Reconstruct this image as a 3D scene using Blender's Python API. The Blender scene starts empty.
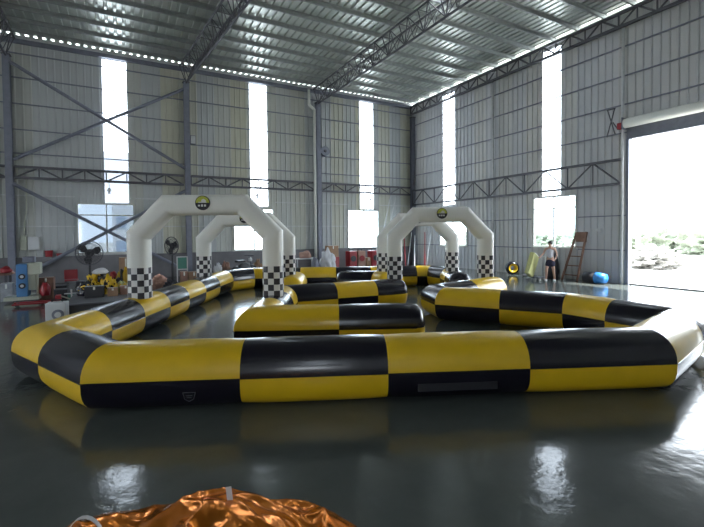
import bpy, bmesh, math, random
from mathutils import Vector, Matrix
random.seed(7)
C = bpy.context.scene
COL = C.collection
PI = math.pi

# ------------------------------------------------------------ camera
F_PX, CX, CY = 414.96, 353.25, 243.1
YAW, PITCH, ROLL = 0.5036, 0.0245, -0.0097
cam = bpy.data.cameras.new('camera')
cam.sensor_fit = 'HORIZONTAL'; cam.sensor_width = 36.0
cam.lens = F_PX / 704 * 36.0
cam.shift_x = -(CX - 352) / 704
cam.shift_y = (CY - 263.5) / 704
cam.clip_end = 500
camo = bpy.data.objects.new('camera', cam); COL.objects.link(camo)
fw = Vector((math.sin(YAW) * math.cos(PITCH), math.cos(YAW) * math.cos(PITCH), -math.sin(PITCH)))
rt = Vector((math.cos(YAW), -math.sin(YAW), 0)); up = rt.cross(fw)
r2 = rt * math.cos(ROLL) + up * math.sin(ROLL); u2 = up * math.cos(ROLL) - rt * math.sin(ROLL)
camo.matrix_world = Matrix(((r2.x, u2.x, -fw.x, 0), (r2.y, u2.y, -fw.y, 0), (r2.z, u2.z, -fw.z, 2.0), (0, 0, 0, 1)))
C.camera = camo

# ------------------------------------------------------------ world, sun, exposure
w = bpy.data.worlds.new('sky'); C.world = w; w.use_nodes = True
bg = w.node_tree.nodes['Background']
bg.inputs[0].default_value = (0.84, 0.92, 1.0, 1); bg.inputs[1].default_value = 11.0
sun = bpy.data.lights.new('sun', 'SUN'); sun.energy = 16; sun.angle = 0.02; sun.color = (1, .96, .9)
suno = bpy.data.objects.new('sun', sun); COL.objects.link(suno)
suno.rotation_euler = Vector((-0.32, 0.42, -1.0)).to_track_quat('-Z', 'Y').to_euler()
C.view_settings.view_transform = 'Standard'
C.view_settings.look = 'None'
C.view_settings.gamma = 1; C.view_settings.use_curve_mapping = False
C.view_settings.exposure = 0.35
C.cycles.max_bounces = 10; C.cycles.diffuse_bounces = 5; C.cycles.glossy_bounces = 4
C.cycles.transparent_max_bounces = 12
C.cycles.sample_clamp_indirect = 8

XR, YB, XL, YF = 16.29, 21.64, -17.0, -9.0       # room: right, back, left, front (behind the camera)
ZR = 10.2

def portal(loc, d, sx, sy):
    l = bpy.data.lights.new('portal', 'AREA'); l.shape = 'RECTANGLE'; l.size = sx; l.size_y = sy
    l.cycles.is_portal = True
    o = bpy.data.objects.new('portal', l); COL.objects.link(o)
    o.location = loc
    z = -Vector(d); y = Vector((0, 0, 1)); x = y.cross(z).normalized()
    o.matrix_world = Matrix(((x.x, y.x, z.x, loc[0]), (x.y, y.y, z.y, loc[1]), (x.z, y.z, z.z, loc[2]), (0, 0, 0, 1)))

# openings: (centre along wall start, end, z0, z1)
DOOR = (2.9, 8.42, 0.0, 5.32)                    # along Y on right wall
STRIPS_B = [(-0.73, 0.22), (5.83, 6.75), (12.43, 13.37)]
STRIPS_R = [(11.23, 12.09), (17.68, 18.6), (-2.4, -1.5)]
WIN_B = [(-1.80, 0.43, 1.2, 3.42), (4.90, 7.04, 1.15, 3.32), (11.54, 13.70, 1.08, 3.36)]
WIN_R = [(16.7, 18.9, 1.23, 3.4), (10.5, 12.55, 1.32, 3.5)]
portal((XR - .02, (DOOR[0] + DOOR[1]) / 2, DOOR[3] / 2), (-1, 0, 0), DOOR[1] - DOOR[0], DOOR[3])
for a0, a1, z0, z1 in WIN_B: portal(((a0 + a1) / 2, YB - .02, (z0 + z1) / 2), (0, -1, 0), a1 - a0, z1 - z0)
for a0, a1, z0, z1 in WIN_R: portal((XR - .02, (a0 + a1) / 2, (z0 + z1) / 2), (-1, 0, 0), a1 - a0, z1 - z0)
for a0, a1 in STRIPS_B: portal(((a0 + a1) / 2, YB - .02, 6.6), (0, -1, 0), a1 - a0, 6.3)
for a0, a1 in STRIPS_R: portal((XR - .02, (a0 + a1) / 2, 6.6), (-1, 0, 0), a1 - a0, 6.3)

# ------------------------------------------------------------ materials
def mat(name, col=(.5, .5, .5), rough=.5, metal=0.0, spec=.5, noise=0.0, nscale=6.0, bump=0.0, bscale=20.0, coat=0.0, alpha=None):
    m = bpy.data.materials.new(name); m.use_nodes = True
    nt = m.node_tree; p = nt.nodes['Principled BSDF']
    p.inputs['Base Color'].default_value = (*col, 1); p.inputs['Roughness'].default_value = rough
    p.inputs['Metallic'].default_value = metal; p.inputs['Specular IOR Level'].default_value = spec
    if coat: p.inputs['Coat Weight'].default_value = coat; p.inputs['Coat Roughness'].default_value = .12
    tc = nt.nodes.new('ShaderNodeTexCoord')
    if noise:
        n = nt.nodes.new('ShaderNodeTexNoise'); n.inputs['Scale'].default_value = nscale; n.inputs['Detail'].default_value = 5
        nt.links.new(tc.outputs['Object'], n.inputs['Vector'])
        mr = nt.nodes.new('ShaderNodeMapRange')
        mr.inputs['To Min'].default_value = 1 - noise; mr.inputs['To Max'].default_value = 1 + noise
        mr.inputs['From Min'].default_value = .3; mr.inputs['From Max'].default_value = .7
        nt.links.new(n.outputs['Fac'], mr.inputs['Value'])
        hs = nt.nodes.new('ShaderNodeHueSaturation'); hs.inputs['Color'].default_value = (*col, 1)
        nt.links.new(mr.outputs[0], hs.inputs['Value']); nt.links.new(hs.outputs[0], p.inputs['Base Color'])
    if bump:
        n = nt.nodes.new('ShaderNodeTexNoise'); n.inputs['Scale'].default_value = bscale; n.inputs['Detail'].default_value = 4
        nt.links.new(tc.outputs['Object'], n.inputs['Vector'])
        b = nt.nodes.new('ShaderNodeBump'); b.inputs['Strength'].default_value = bump; b.inputs['Distance'].default_value = .02
        nt.links.new(n.outputs['Fac'], b.inputs['Height']); nt.links.new(b.outputs[0], p.inputs['Normal'])
    return m

M = {}
M['yellow'] = mat('yellow_vinyl', (.76, .48, .010), .38, noise=.06, nscale=3, bump=.05, bscale=6, coat=.3)
M['black'] = mat('black_vinyl', (.008, .007, .014), .26, noise=.1, nscale=3, bump=.05, bscale=6, coat=.3)
M['white_vinyl'] = mat('white_vinyl', (.80, .79, .74), .42, noise=.03, nscale=2, bump=.05, bscale=5)
M['check_white'] = mat('check_white', (.72, .70, .68), .45)
M['check_black'] = mat('check_black', (.015, .012, .018), .4)
M['steel'] = mat('grey_steel', (.20, .21, .26), .5, metal=.2, noise=.1)
M['purlin'] = mat('galvanised_purlin', (.34, .36, .35), .45, metal=.6, noise=.1)
M['dark_steel'] = mat('dark_steel', (.10, .10, .115), .55, metal=.2, noise=.15)
M['light_steel'] = mat('galvanised_steel', (.58, .59, .60), .45, metal=.2, noise=.1)
M['pvc'] = mat('cream_pvc', (.82, .82, .76), .4)
M['frame'] = mat('white_frame', (.62, .62, .58), .5)
M['dado'] = mat('painted_brick', (.17, .165, .175), .7, noise=.2, nscale=1.5)
M['red'] = mat('red_plastic', (.30, .012, .02), .4)
M['blue'] = mat('blue_paint', (.07, .22, .48), .4)
M['cream'] = mat('cream_paint', (.50, .52, .42), .45)
M['cardboard'] = mat('cardboard', (.34, .21, .13), .8, noise=.1)
M['pink_card'] = mat('faded_cardboard', (.38, .22, .17), .8, noise=.1)
M['dark'] = mat('dark_plastic', (.018, .018, .022), .45)
M['cloth_dark'] = mat('dark_cloth', (.03, .03, .038), .9, noise=.3)
M['wood'] = mat('brown_wood', (.22, .12, .085), .7, noise=.2)
M['green'] = mat('green_board', (.08, .24, .19), .6)
M['white'] = mat('white_plastic', (.62, .63, .64), .5)
M['carton_white'] = mat('greyish_white_card', (.34, .35, .37), .6, noise=.2)  # mid grey card with random mottling
M['sack'] = mat('white_sack', (.6, .6, .62), .7, noise=.1)
M['skin'] = mat('skin', (.55, .34, .26), .6)
M['hair'] = mat('dark_hair', (.03, .02, .018), .5)
M['shirt'] = mat('white_shirt', (.6, .6, .66), .8)
M['shorts'] = mat('navy_shorts', (.02, .02, .05), .8)
M['lime'] = mat('pale_lime_board', (.50, .50, .22), .6, noise=.1)
M['blue_tarp'] = mat('blue_tarp', (.03, .20, .55), .4)
M['foil'] = mat('copper_foil', (.92, .27, .035), .2, metal=.85, noise=.12, nscale=5)
M['badge_y'] = mat('badge_lime', (.50, .52, .06), .4)
M['badge_w'] = mat('badge_white', (.7, .7, .66), .4)
M['leaf'] = mat('leaf', (.15, .17, .125), .7, noise=.3)
M['rubble'] = mat('rubble', (.20, .195, .18), .9, noise=.2)
M['concrete'] = mat('outdoor_concrete', (.50, .49, .46), .9, noise=.08, nscale=.5)
M['bld'] = mat('white_render', (.75, .76, .78), .8)
M['dimglass'] = mat('pale_window_glass', (.40, .48, .6), .1)
M['grey_mark'] = mat('grey_print', (.07, .07, .075), .5)

def glass(name, tint, rough_part=.0):
    m = bpy.data.materials.new(name); m.use_nodes = True; nt = m.node_tree
    nt.nodes.remove(nt.nodes['Principled BSDF']); out = nt.nodes['Material Output']
    tr = nt.nodes.new('ShaderNodeBsdfTransparent'); tr.inputs[0].default_value = (*tint, 1)
    gl = nt.nodes.new('ShaderNodeBsdfGlossy'); gl.inputs['Roughness'].default_value = .05
    mx = nt.nodes.new('ShaderNodeMixShader'); mx.inputs[0].default_value = .06
    nt.links.new(tr.outputs[0], mx.inputs[1]); nt.links.new(gl.outputs[0], mx.inputs[2])
    last = mx
    if rough_part:
        tl = nt.nodes.new('ShaderNodeBsdfTranslucent'); tl.inputs[0].default_value = (.8, .84, .88, 1)
        m2 = nt.nodes.new('ShaderNodeMixShader'); m2.inputs[0].default_value = rough_part
        nt.links.new(mx.outputs[0], m2.inputs[1]); nt.links.new(tl.outputs[0], m2.inputs[2]); last = m2
    nt.links.new(last.outputs[0], out.inputs[0]); return m
M['glass'] = glass('clear_glass', (.85, .9, .92))
M['glass_tint'] = glass('blue_film_glass', (.235, .255, .275))
M['skylight'] = glass('translucent_sheet', (.55, .58, .62), .3)
M['skylight_old'] = glass('old_translucent_sheet', (.075, .082, .095), .03)

def panel_mat(name, axis, base, alt, thresh):
    """profiled wall cladding; each sheet has its own slightly different paint"""
    m = bpy.data.materials.new(name); m.use_nodes = True; nt = m.node_tree; p = nt.nodes['Principled BSDF']
    g = nt.nodes.new('ShaderNodeNewGeometry'); sp = nt.nodes.new('ShaderNodeSeparateXYZ')
    nt.links.new(g.outputs['Position'], sp.inputs[0])
    dv = nt.nodes.new('ShaderNodeMath'); dv.operation = 'DIVIDE'; dv.inputs[1].default_value = .81
    nt.links.new(sp.outputs[axis], dv.inputs[0])
    fl = nt.nodes.new('ShaderNodeMath'); fl.operation = 'FLOOR'; nt.links.new(dv.outputs[0], fl.inputs[0])
    wn = nt.nodes.new('ShaderNodeTexWhiteNoise'); wn.noise_dimensions = '1D'; nt.links.new(fl.outputs[0], wn.inputs['W'])
    cr = nt.nodes.new('ShaderNodeValToRGB'); cr.color_ramp.elements[0].color = (*base, 1); cr.color_ramp.elements[1].color = (*alt, 1)
    cr.color_ramp.elements[0].position = thresh; cr.color_ramp.elements[1].position = 1
    nt.links.new(wn.outputs['Value'], cr.inputs[0])
    n = nt.nodes.new('ShaderNodeTexNoise'); n.inputs['Scale'].default_value = .7; n.inputs['Detail'].default_value = 6
    nt.links.new(g.outputs['Position'], n.inputs['Vector'])
    mr = nt.nodes.new('ShaderNodeMapRange'); mr.inputs['To Min'].default_value = .88; mr.inputs['To Max'].default_value = 1.1
    nt.links.new(n.outputs['Fac'], mr.inputs['Value'])
    hs = nt.nodes.new('ShaderNodeHueSaturation'); nt.links.new(cr.outputs[0], hs.inputs['Color']); nt.links.new(mr.outputs[0], hs.inputs['Value'])
    nt.links.new(hs.outputs[0], p.inputs['Base Color']); p.inputs['Roughness'].default_value = .5
    return m
M['wall_b'] = panel_mat('back_cladding', 0, (.47, .49, .50), (.54, .53, .42), .35)
M['wall_r'] = panel_mat('side_cladding', 1, (.54, .55, .57), (.60, .59, .56), .3)

def roof_mat():
    m = mat('galvanised_deck', (.50, .53, .50), .36, metal=.75, noise=.12, nscale=.8)
    return m
M['roof'] = roof_mat()

def floor_mat():
    m = bpy.data.materials.new('epoxy_floor'); m.use_nodes = True; nt = m.node_tree; p = nt.nodes['Principled BSDF']
    g = nt.nodes.new('ShaderNodeTexCoord')
    n = nt.nodes.new('ShaderNodeTexNoise'); n.inputs['Scale'].default_value = .6; n.inputs['Detail'].default_value = 8; n.inputs['Roughness'].default_value = .65
    nt.links.new(g.outputs['Object'], n.inputs['Vector'])
    cr = nt.nodes.new('ShaderNodeValToRGB')
    cr.color_ramp.elements[0].position = .3; cr.color_ramp.elements[0].color = (.072, .084, .080, 1)
    cr.color_ramp.elements[1].position = .75; cr.color_ramp.elements[1].color = (.108, .122, .115, 1)
    nt.links.new(n.outputs['Fac'], cr.inputs[0]); nt.links.new(cr.outputs[0], p.inputs['Base Color'])
    n2 = nt.nodes.new('ShaderNodeTexNoise'); n2.inputs['Scale'].default_value = 1.7; n2.inputs['Detail'].default_value = 6
    nt.links.new(g.outputs['Object'], n2.inputs['Vector'])
    mr = nt.nodes.new('ShaderNodeMapRange'); mr.inputs['To Min'].default_value = .09; mr.inputs['To Max'].default_value = .17
    nt.links.new(n2.outputs['Fac'], mr.inputs['Value']); nt.links.new(mr.outputs[0], p.inputs['Roughness'])
    n3 = nt.nodes.new('ShaderNodeTexNoise'); n3.inputs['Scale'].default_value = 5; n3.inputs['Detail'].default_value = 3
    nt.links.new(g.outputs['Object'], n3.inputs['Vector'])
    b = nt.nodes.new('ShaderNodeBump'); b.inputs['Strength'].default_value = .2; b.inputs['Distance'].default_value = .02
    nt.links.new(n3.outputs['Fac'], b.inputs['Height']); nt.links.new(b.outputs[0], p.inputs['Normal'])
    p.inputs['Specular IOR Level'].default_value = .5
    return m
M['floor'] = floor_mat()

# ------------------------------------------------------------ helpers
def obj(name, bm, m, parent=None, smooth=False):
    me = bpy.data.meshes.new(name); bm.normal_update(); bm.to_mesh(me); bm.free()
    for x in (m if isinstance(m, (list, tuple)) else [m]): me.materials.append(x)
    if smooth:
        for p in me.polygons: p.use_smooth = True
    o = bpy.data.objects.new(name, me); COL.objects.link(o)
    if parent: o.parent = parent
    return o

def tag(o, label, cat, group=None):
    o['label'] = label; o['category'] = cat
    if group: o['group'] = group
    return o

def thing(name, label, cat, loc=(0, 0, 0), rz=0, group=None):
    o = bpy.data.objects.new(name, None); COL.objects.link(o); o.location = loc; o.rotation_euler = (0, 0, rz)
    o.empty_display_size = .2
    return tag(o, label, cat, group)

def struct(name, bm, m, smooth=False):
    o = obj(name, bm, m, None, smooth); o['kind'] = 'structure'; return o

def B(): return bmesh.new()

def box(bm, c, s, rz=0, bev=0, mi=0, rot=None):
    r = bmesh.ops.create_cube(bm, size=1)
    vs = r['verts']
    bmesh.ops.scale(bm, vec=s, verts=vs)
    if bev:
        es = list({e for v in vs for e in v.link_edges})
        rr = bmesh.ops.bevel(bm, geom=es, offset=bev, segments=2, affect='EDGES', profile=.5)
        vs = list({v for f in rr['faces'] for v in f.verts} | {v for v in vs if v.is_valid})
    mtx = Matrix.Translation(c) @ (rot.to_4x4() if rot else Matrix.Rotation(rz, 4, 'Z'))
    bmesh.ops.transform(bm, matrix=mtx, verts=vs)
    if mi:
        for f in {f for v in vs for f in v.link_faces}: f.material_index = mi
    return vs

def tube(bm, p0, p1, r0, r1=None, n=8, mi=0, cap=True):
    p0 = Vector(p0); p1 = Vector(p1); d = p1 - p0; L = d.length
    if r1 is None: r1 = r0
    q = bmesh.ops.create_cone(bm, cap_ends=cap, segments=n, radius1=r0, radius2=r1, depth=L)
    mtx = Matrix.Translation((p0 + p1) / 2) @ d.to_track_quat('Z', 'Y').to_matrix().to_4x4()
    bmesh.ops.transform(bm, matrix=mtx, verts=q['verts'])
    if mi:
        for f in {f for v in q['verts'] for f in v.link_faces}: f.material_index = mi

def path(bm, pts, r, n=8):
    for a, b in zip(pts, pts[1:]): tube(bm, a, b, r, n=n)
    for p in pts[1:-1]:
        q = bmesh.ops.create_uvsphere(bm, u_segments=n, v_segments=6, radius=r)
        bmesh.ops.translate(bm, vec=p, verts=q['verts'])

def lump(bm, c, s, amp=.25, seed=0, sub=3, freq=3.0, flat=True):
    """an irregular soft heap / bag shape resting on its underside"""
    from mathutils import noise
    q = bmesh.ops.create_icosphere(bm, subdivisions=sub, radius=1)
    off = Vector((seed * 7.3, seed * 3.1, seed * 1.7))
    for v in q['verts']:
        k = 1 + amp * noise.noise(v.co * freq * .6 + off) + amp * .5 * noise.noise(v.co * freq * 1.7 + off)
        v.co = v.co * k
        if flat and v.co.z < -.55: v.co.z = -.55
        v.co = Vector((v.co.x * s[0], v.co.y * s[1], (v.co.z + .55) / 1.55 * s[2])) + Vector(c)

def ibeam(bm, p0, p1, w=.2, h=.25, t=.015, up=Vector((1, 0, 0))):
    """vertical H column"""
    x, y = p0[0], p0[1]; z0, z1 = p0[2], p1[2]; L = z1 - z0; zc = (z0 + z1) / 2
    box(bm, (x, y - h / 2, zc), (w, t, L)); box(bm, (x, y + h / 2, zc), (w, t, L)); box(bm, (x, y, zc), (t, h, L))

# ------------------------------------------------------------ floor, ground
bm = B(); box(bm, ((XL + XR) / 2, (YF + YB) / 2, -.1), (XR - XL + .3, YB - YF + .3, .2)); struct('floor', bm, M['floor'])
bm = B(); box(bm, (0, 20, -.35), (260, 260, .2)); g = struct('ground', bm, M['concrete'])

# ------------------------------------------------------------ walls (profiled sheets with openings)
PITCH_W = .27
def ribbed(bm, a0, a1, z0, z1, P, depth=.035):
    """sheet between a0..a1 along the wall; P(a, z, d) gives the 3-D point, d = distance into the room"""
    prof = []; k = math.floor(a0 / PITCH_W) - 1
    while k * PITCH_W < a1:
        o = k * PITCH_W
        for u, d in ((0, 0), (.19, 0), (.205, depth), (.245, depth)): prof.append((o + u, d))
        k += 1
    def dat(a):
        for (x0, d0), (x1, d1) in zip(prof, prof[1:]):
            if x0 <= a <= x1: return d0 + (d1 - d0) * (a - x0) / (x1 - x0)
        return 0
    pts = [(a0, dat(a0))] + [p for p in prof if a0 < p[0] < a1] + [(a1, dat(a1))]
    lo = [bm.verts.new(P(a, z0, d)) for a, d in pts]; hi = [bm.verts.new(P(a, z1, d)) for a, d in pts]
    for i in range(len(pts) - 1): bm.faces.new((lo[i], lo[i + 1], hi[i + 1], hi[i]))

def cells(a0, a1, z0, z1, holes):
    xs = sorted({a0, a1} | {h[0] for h in holes} | {h[1] for h in holes})
    for x0, x1 in zip(xs, xs[1:]):
        if x1 - x0 < 1e-4: continue
        xm = (x0 + x1) / 2
        hs = sorted([(h[2], h[3]) for h in holes if h[0] < xm < h[1]]); z = z0
        for h0, h1 in hs:
            if h0 > z: yield x0, x1, z, h0
            z = max(z, h1)
        if z < z1: yield x0, x1, z, z1

PB = lambda a, z, d: (a, YB - d, z)
PR = lambda a, z, d: (XR - d, a, z)
PL = lambda a, z, d: (XL + d, a, z)
PF = lambda a, z, d: (a, YF + d, z)
ZS0, ZS1 = 3.45, 9.82
DADO = 1.12
holesB = [(a, b, ZS0, ZS1) for a, b in STRIPS_B] + list(WIN_B)
bm = B()
for c in cells(XL, XR, 0, 10.195, holesB): ribbed(bm, *c, PB)
struct('wall_back', bm, M['wall_b'])
holesR = [(a, b, ZS0 + .1, ZS1) for a, b in STRIPS_R] + list(WIN_R) + [DOOR]
bm = B()
for c in cells(YF, YB, 0, 10.08, holesR): ribbed(bm, *c, PR)
struct('wall_right', bm, M['wall_r'])
FILL_STRIPS_L = [(2, 3), (9, 10), (15, 16)]  # strips in the unseen left wall, added to let in fill light
FILL_WIN_L = [(-1, 1.2, 1.2, 3.4), (8, 12, 0, 4.5)]  # unseen openings on the left, also added for fill
FILL_STRIPS_F = [(-5, -4)]  # strip behind the camera, added as fill light
FILL_WIN_F = [(-6, -4, 1.2, 3.4)]  # unglazed opening behind the camera, added to light the front faces
bm = B()
for c in cells(YF, YB, 0, 10.17, [(a, b, 4.9, ZS1) for a, b in FILL_STRIPS_L] + FILL_WIN_L): ribbed(bm, *c, PL)
struct('wall_left', bm, M['wall_r'])
bm = B()
for c in cells(XL, XR, 0, 10.17, [(a, b, 4.9, ZS1) for a, b in FILL_STRIPS_F] + FILL_WIN_F): ribbed(bm, *c, PF)
struct('wall_front', bm, M['wall_b'])
for a0, a1, z0, z1 in FILL_WIN_L: portal((XL + .02, (a0 + a1) / 2, (z0 + z1) / 2), (1, 0, 0), a1 - a0, z1 - z0)
for a0, a1, z0, z1 in FILL_WIN_F: portal(((a0 + a1) / 2, YF + .02, (z0 + z1) / 2), (0, 1, 0), a1 - a0, z1 - z0)

# painted masonry dado under the back windows
bm = B(); box(bm, ((XL + XR) / 2, YB - .12, DADO / 2), (XR - XL - .1, .14, DADO)); struct('wall_dado', bm, M['dado'])

# translucent strips
nw = 0
def strip(a0, a1, z0, z1, P, m):
    global nw
    nw += 1; bm = B(); ribbed(bm, a0, a1, z0, z1, P, .02)
    struct('window_%d' % nw, bm, m)
strip(*STRIPS_B[0], ZS0, 5.75, PB, M['skylight_old']); strip(*STRIPS_B[0], 5.75, ZS1, PB, M['skylight'])
for a, b in STRIPS_B[1:]: strip(a, b, ZS0, ZS1, PB, M['skylight'])
for a, b in STRIPS_R: strip(a, b, ZS0 + .1, ZS1, PR, M['skylight'])
for a, b in FILL_STRIPS_L: strip(a, b, 4.9, ZS1, PL, M['skylight'])  # these window objects are unseen, added for fill
for a, b in FILL_STRIPS_F: strip(a, b, 4.9, ZS1, PF, M['skylight'])  # out of view too, added fill strip in the front wall

def window(a0, a1, z0, z1, P, ax, gm, transom=.52):
    """frame with transom, central mullion and sliding sashes; ax 0 = along X, 1 = along Y"""
    global nw
    nw += 1; w_ = a1 - a0; h = z1 - z0; t = .05
    def bx(bm, a, z, sa, sz, d=.03, sd=.07):
        c = P(a, z, d); box(bm, c, (sa, sd, sz) if ax == 0 else (sd, sa, sz))
    bm = B(); am = (a0 + a1) / 2; zt = z1 - transom
    bx(bm, a0 + t / 2, (z0 + z1) / 2, t, h); bx(bm, a1 - t / 2, (z0 + z1) / 2, t, h)
    bx(bm, am, z0 + t / 2, w_ - 2 * t, t); bx(bm, am, z1 - t / 2, w_ - 2 * t, t)
    bx(bm, am, zt, w_ - 2 * t, t); bx(bm, am, (z0 + zt) / 2, t * 1.2, zt - z0 - t); bx(bm, am, (zt + z1) / 2, t * .8, z1 - zt - t)
    f = struct('window_%d' % nw, bm, M['frame'])
    for (p0, p1, q0, q1) in ((a0 + t, am - .03, z0 + t, zt - .025), (am + .03, a1 - t, z0 + t, zt - .025), (a0 + t, am - .02, zt + .025, z1 - t), (am + .02, a1 - t, zt + .025, z1 - t)):
        bm = B(); c = P((p0 + p1) / 2, (q0 + q1) / 2, .02)
        box(bm, c, (p1 - p0, .008, q1 - q0) if ax == 0 else (.008, p1 - p0, q1 - q0))
        obj('window_pane', bm, gm, f)
    bm = B(); bx(bm, am, z0 - .03, w_ + .12, .05, .08, .16); obj('window_sill', bm, M['frame'], f)
window(*WIN_B[0], PB, 0, M['glass_tint']); window(*WIN_B[1], PB, 0, M['glass']); window(*WIN_B[2], PB, 0, M['glass'])
window(*WIN_R[0], PR, 1, M['glass']); window(*WIN_R[1], PR, 1, M['glass'])

# ------------------------------------------------------------ roof
ROOF_LIGHTS = [(-.25, .5, 13.2, 14.1), (3.8, 4.7, 12.9, 13.5), (9.3, 10.1, 10.6, 11.2), (12.6, 13.6, 8.5, 9.4)]   # translucent patches in the deck
def deck(bm, x0, x1, ya, yb, zo=0.0):
    pr = []; x = XL - .2
    while x < XR + .35:
        for u, z in ((0, 0), (.17, 0), (.19, .06), (.27, .06)): pr.append((x + u, z))
        x += .29
    def h(q):
        for (p0, z0), (p1, z1) in zip(pr, pr[1:]):
            if p0 <= q <= p1: return z0 + (z1 - z0) * (q - p0) / (p1 - p0)
        return 0
    P_ = [(x0, h(x0))] + [p for p in pr if x0 < p[0] < x1] + [(x1, h(x1))]
    a = [bm.verts.new((x, ya, ZR + z + zo)) for x, z in P_]; b = [bm.verts.new((x, yb, ZR + z + zo)) for x, z in P_]
    for i in range(len(P_) - 1): bm.faces.new((a[i], b[i], b[i + 1], a[i + 1]))
bm = B()
for c in cells(XL - .2, XR + .3, YF - .1, YB + .05, ROOF_LIGHTS): deck(bm, *c)
struct('ceiling', bm, M['roof'])
for c in ROOF_LIGHTS:
    nw += 1; bm = B(); deck(bm, *c); struct('window_%d' % nw, bm, M['skylight'])
# purlins, one object each
k = 0; y = YB - .75
while y > YF:
    bm = B(); box(bm, ((XL + XR) / 2, y, ZR - .075), (XR - XL, .012, .14)); box(bm, ((XL + XR) / 2, y + .03, ZR - .145), (XR - XL, .06, .012)); box(bm, ((XL + XR) / 2, y - .03, ZR - .008), (XR - XL, .06, .012))
    k += 1; struct('trim_%d' % k, bm, M['purlin']); y -= 1.05
# girts
def girt(a0, a1, z, P, ax, m):
    global k
    k += 1; bm = B(); c = P((a0 + a1) / 2, z, .07)
    box(bm, c, (a1 - a0, .06, .04) if ax == 0 else (.06, a1 - a0, .04)); struct('trim_%d' % k, bm, m)
colsB = [-10.6, -4.0, 2.72, 9.6, 16.14]
for z in (9.46, 8.48, 7.42, 6.37, 5.4):
    girt(XL + .1, XR - .1, z, PB, 0, M['steel'])
for z, segs in ((3.68, [(XL + .1, -1.85), (.48, 4.85), (7.1, 11.5), (13.75, XR - .1)]), (2.4, [(XL + .1, -1.85), (.48, 4.85), (7.1, 11.5), (13.75, XR - .1)])):
    for s in segs: girt(*s, z, PB, 0, M['light_steel'])
for z in (8.75, 7.68, 6.63, 5.6):
    girt(YF + .1, YB - .1, z, PR, 1, M['steel'])
for s in ((8.6, 10.4), (12.65, 16.6), (18.95, YB - .1)): girt(*s, 2.55, PR, 1, M['steel']); girt(*s, 1.25, PR, 1, M['steel'])
# eaves gutter and edge beam on the back wall
k += 1; bm = B(); box(bm, ((XL + XR) / 2, YB - .12, 9.93), (XR - XL - .2, .16, .16)); struct('trim_%d' % k, bm, M['steel'])
k += 1; bm = B(); box(bm, ((XL + XR) / 2, YB - .07, 10.105), (XR - XL - .2, .05, .185)); struct('trim_%d' % k, bm, M['light_steel'])

# ------------------------------------------------------------ columns
names = ['leftmost grey steel column standing on the back wall', 'grey steel column between the first two skylight strips of the back wall',
         'grey steel column beside the cream downpipe on the back wall', 'dark steel column standing in the far corner of the hall']
for x, l in zip(colsB[1:], names):
    t = thing('steel_column', l, 'column', (x, YB - .28, 0), 0, 'steel columns of the hall')
    bm = B(); ibeam(bm, (0, 0, 0.03), (0, 0, 9.25), .24, .24); obj('column_shaft', bm, M['steel'], t)
    bm = B(); box(bm, (0, 0, .015), (.4, .38, .03)); obj('base_plate', bm, M['dark_steel'], t)
    bm = B(); box(bm, (0, 0, 9.27), (.3, .3, .03)); obj('cap_plate', bm, M['dark_steel'], t)
for y, r, l in ((8.62, .05, 'slim pale steel post standing at the edge of the big open door'), (14.74, .06, 'slim steel post on the right wall between its two windows')):
    bm = B(); tube(bm, (0, 0, 0), (0, 0, 9.4), r, n=12); o = obj('steel_post', bm, M['light_steel'], smooth=True)
    o.location = (XR - .22, y, 0); tag(o, l, 'post')

# ------------------------------------------------------------ roof trusses
def lattice(bm, A, Bv, h0, h1, n, r, up=Vector((0, 0, 1)), verticals=True):
    """web members between a bottom chord A-B and a top chord displaced by up*h"""
    for i in range(n):
        if verticals: q_ = A.lerp(Bv, (i + .5) / n); tube(bm, q_, q_ + up * h1, r * .8, n=6)
        p0 = A.lerp(Bv, i / n); p1 = A.lerp(Bv, (i + 1) / n); pm = A.lerp(Bv, (i + .5) / n)
        tube(bm, p0, pm + up * h1, r, n=6); tube(bm, pm + up * h1, p1, r, n=6)
        if verticals: tube(bm, p0, p0 + up * h1, r, n=6)
def roof_truss(x0, x1, label):
    """triangular lattice girder: two top chords and one bottom chord"""
    A = Vector((x0, YB - .35, 9.22)); Z = Vector((x1, YF + .1, 9.22))
    t = thing('roof_truss', label, 'roof truss', A, 0, 'roof trusses')
    E = Z - A; O = Vector()
    s = E.cross(Vector((0, 0, 1))).normalized()
    bm = B(); tube(bm, O, E, .045, n=10); obj('bottom_chord', bm, M['dark_steel'], t)
    for sg in (-1, 1):
        upv = Vector((0, 0, .74)) + s * .28 * sg
        bm = B(); tube(bm, O + upv, E + upv, .04, n=10); obj('top_chord', bm, M['dark_steel'], t)
        bm = B(); lattice(bm, O, E, 0, 1, 26, .02, upv, True); obj('web_lattice', bm, M['dark_steel'], t)
    n = 26
    for i in range(n + 1):
        bm = B(); p = E * (i / n) + Vector((0, 0, .74)); tube(bm, p - s * .28, p + s * .28, .016, n=6); obj('cross_bar', bm, M['dark_steel'], t)
roof_truss(2.72, 5.7, 'dark lattice roof truss over the left half, ending above the second column')
roof_truss(9.6, 9.6, 'dark lattice roof truss running to the column beside the cream downpipe')
roof_truss(-4.0, -3.0, 'dark lattice roof truss above the leftmost column')
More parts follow.
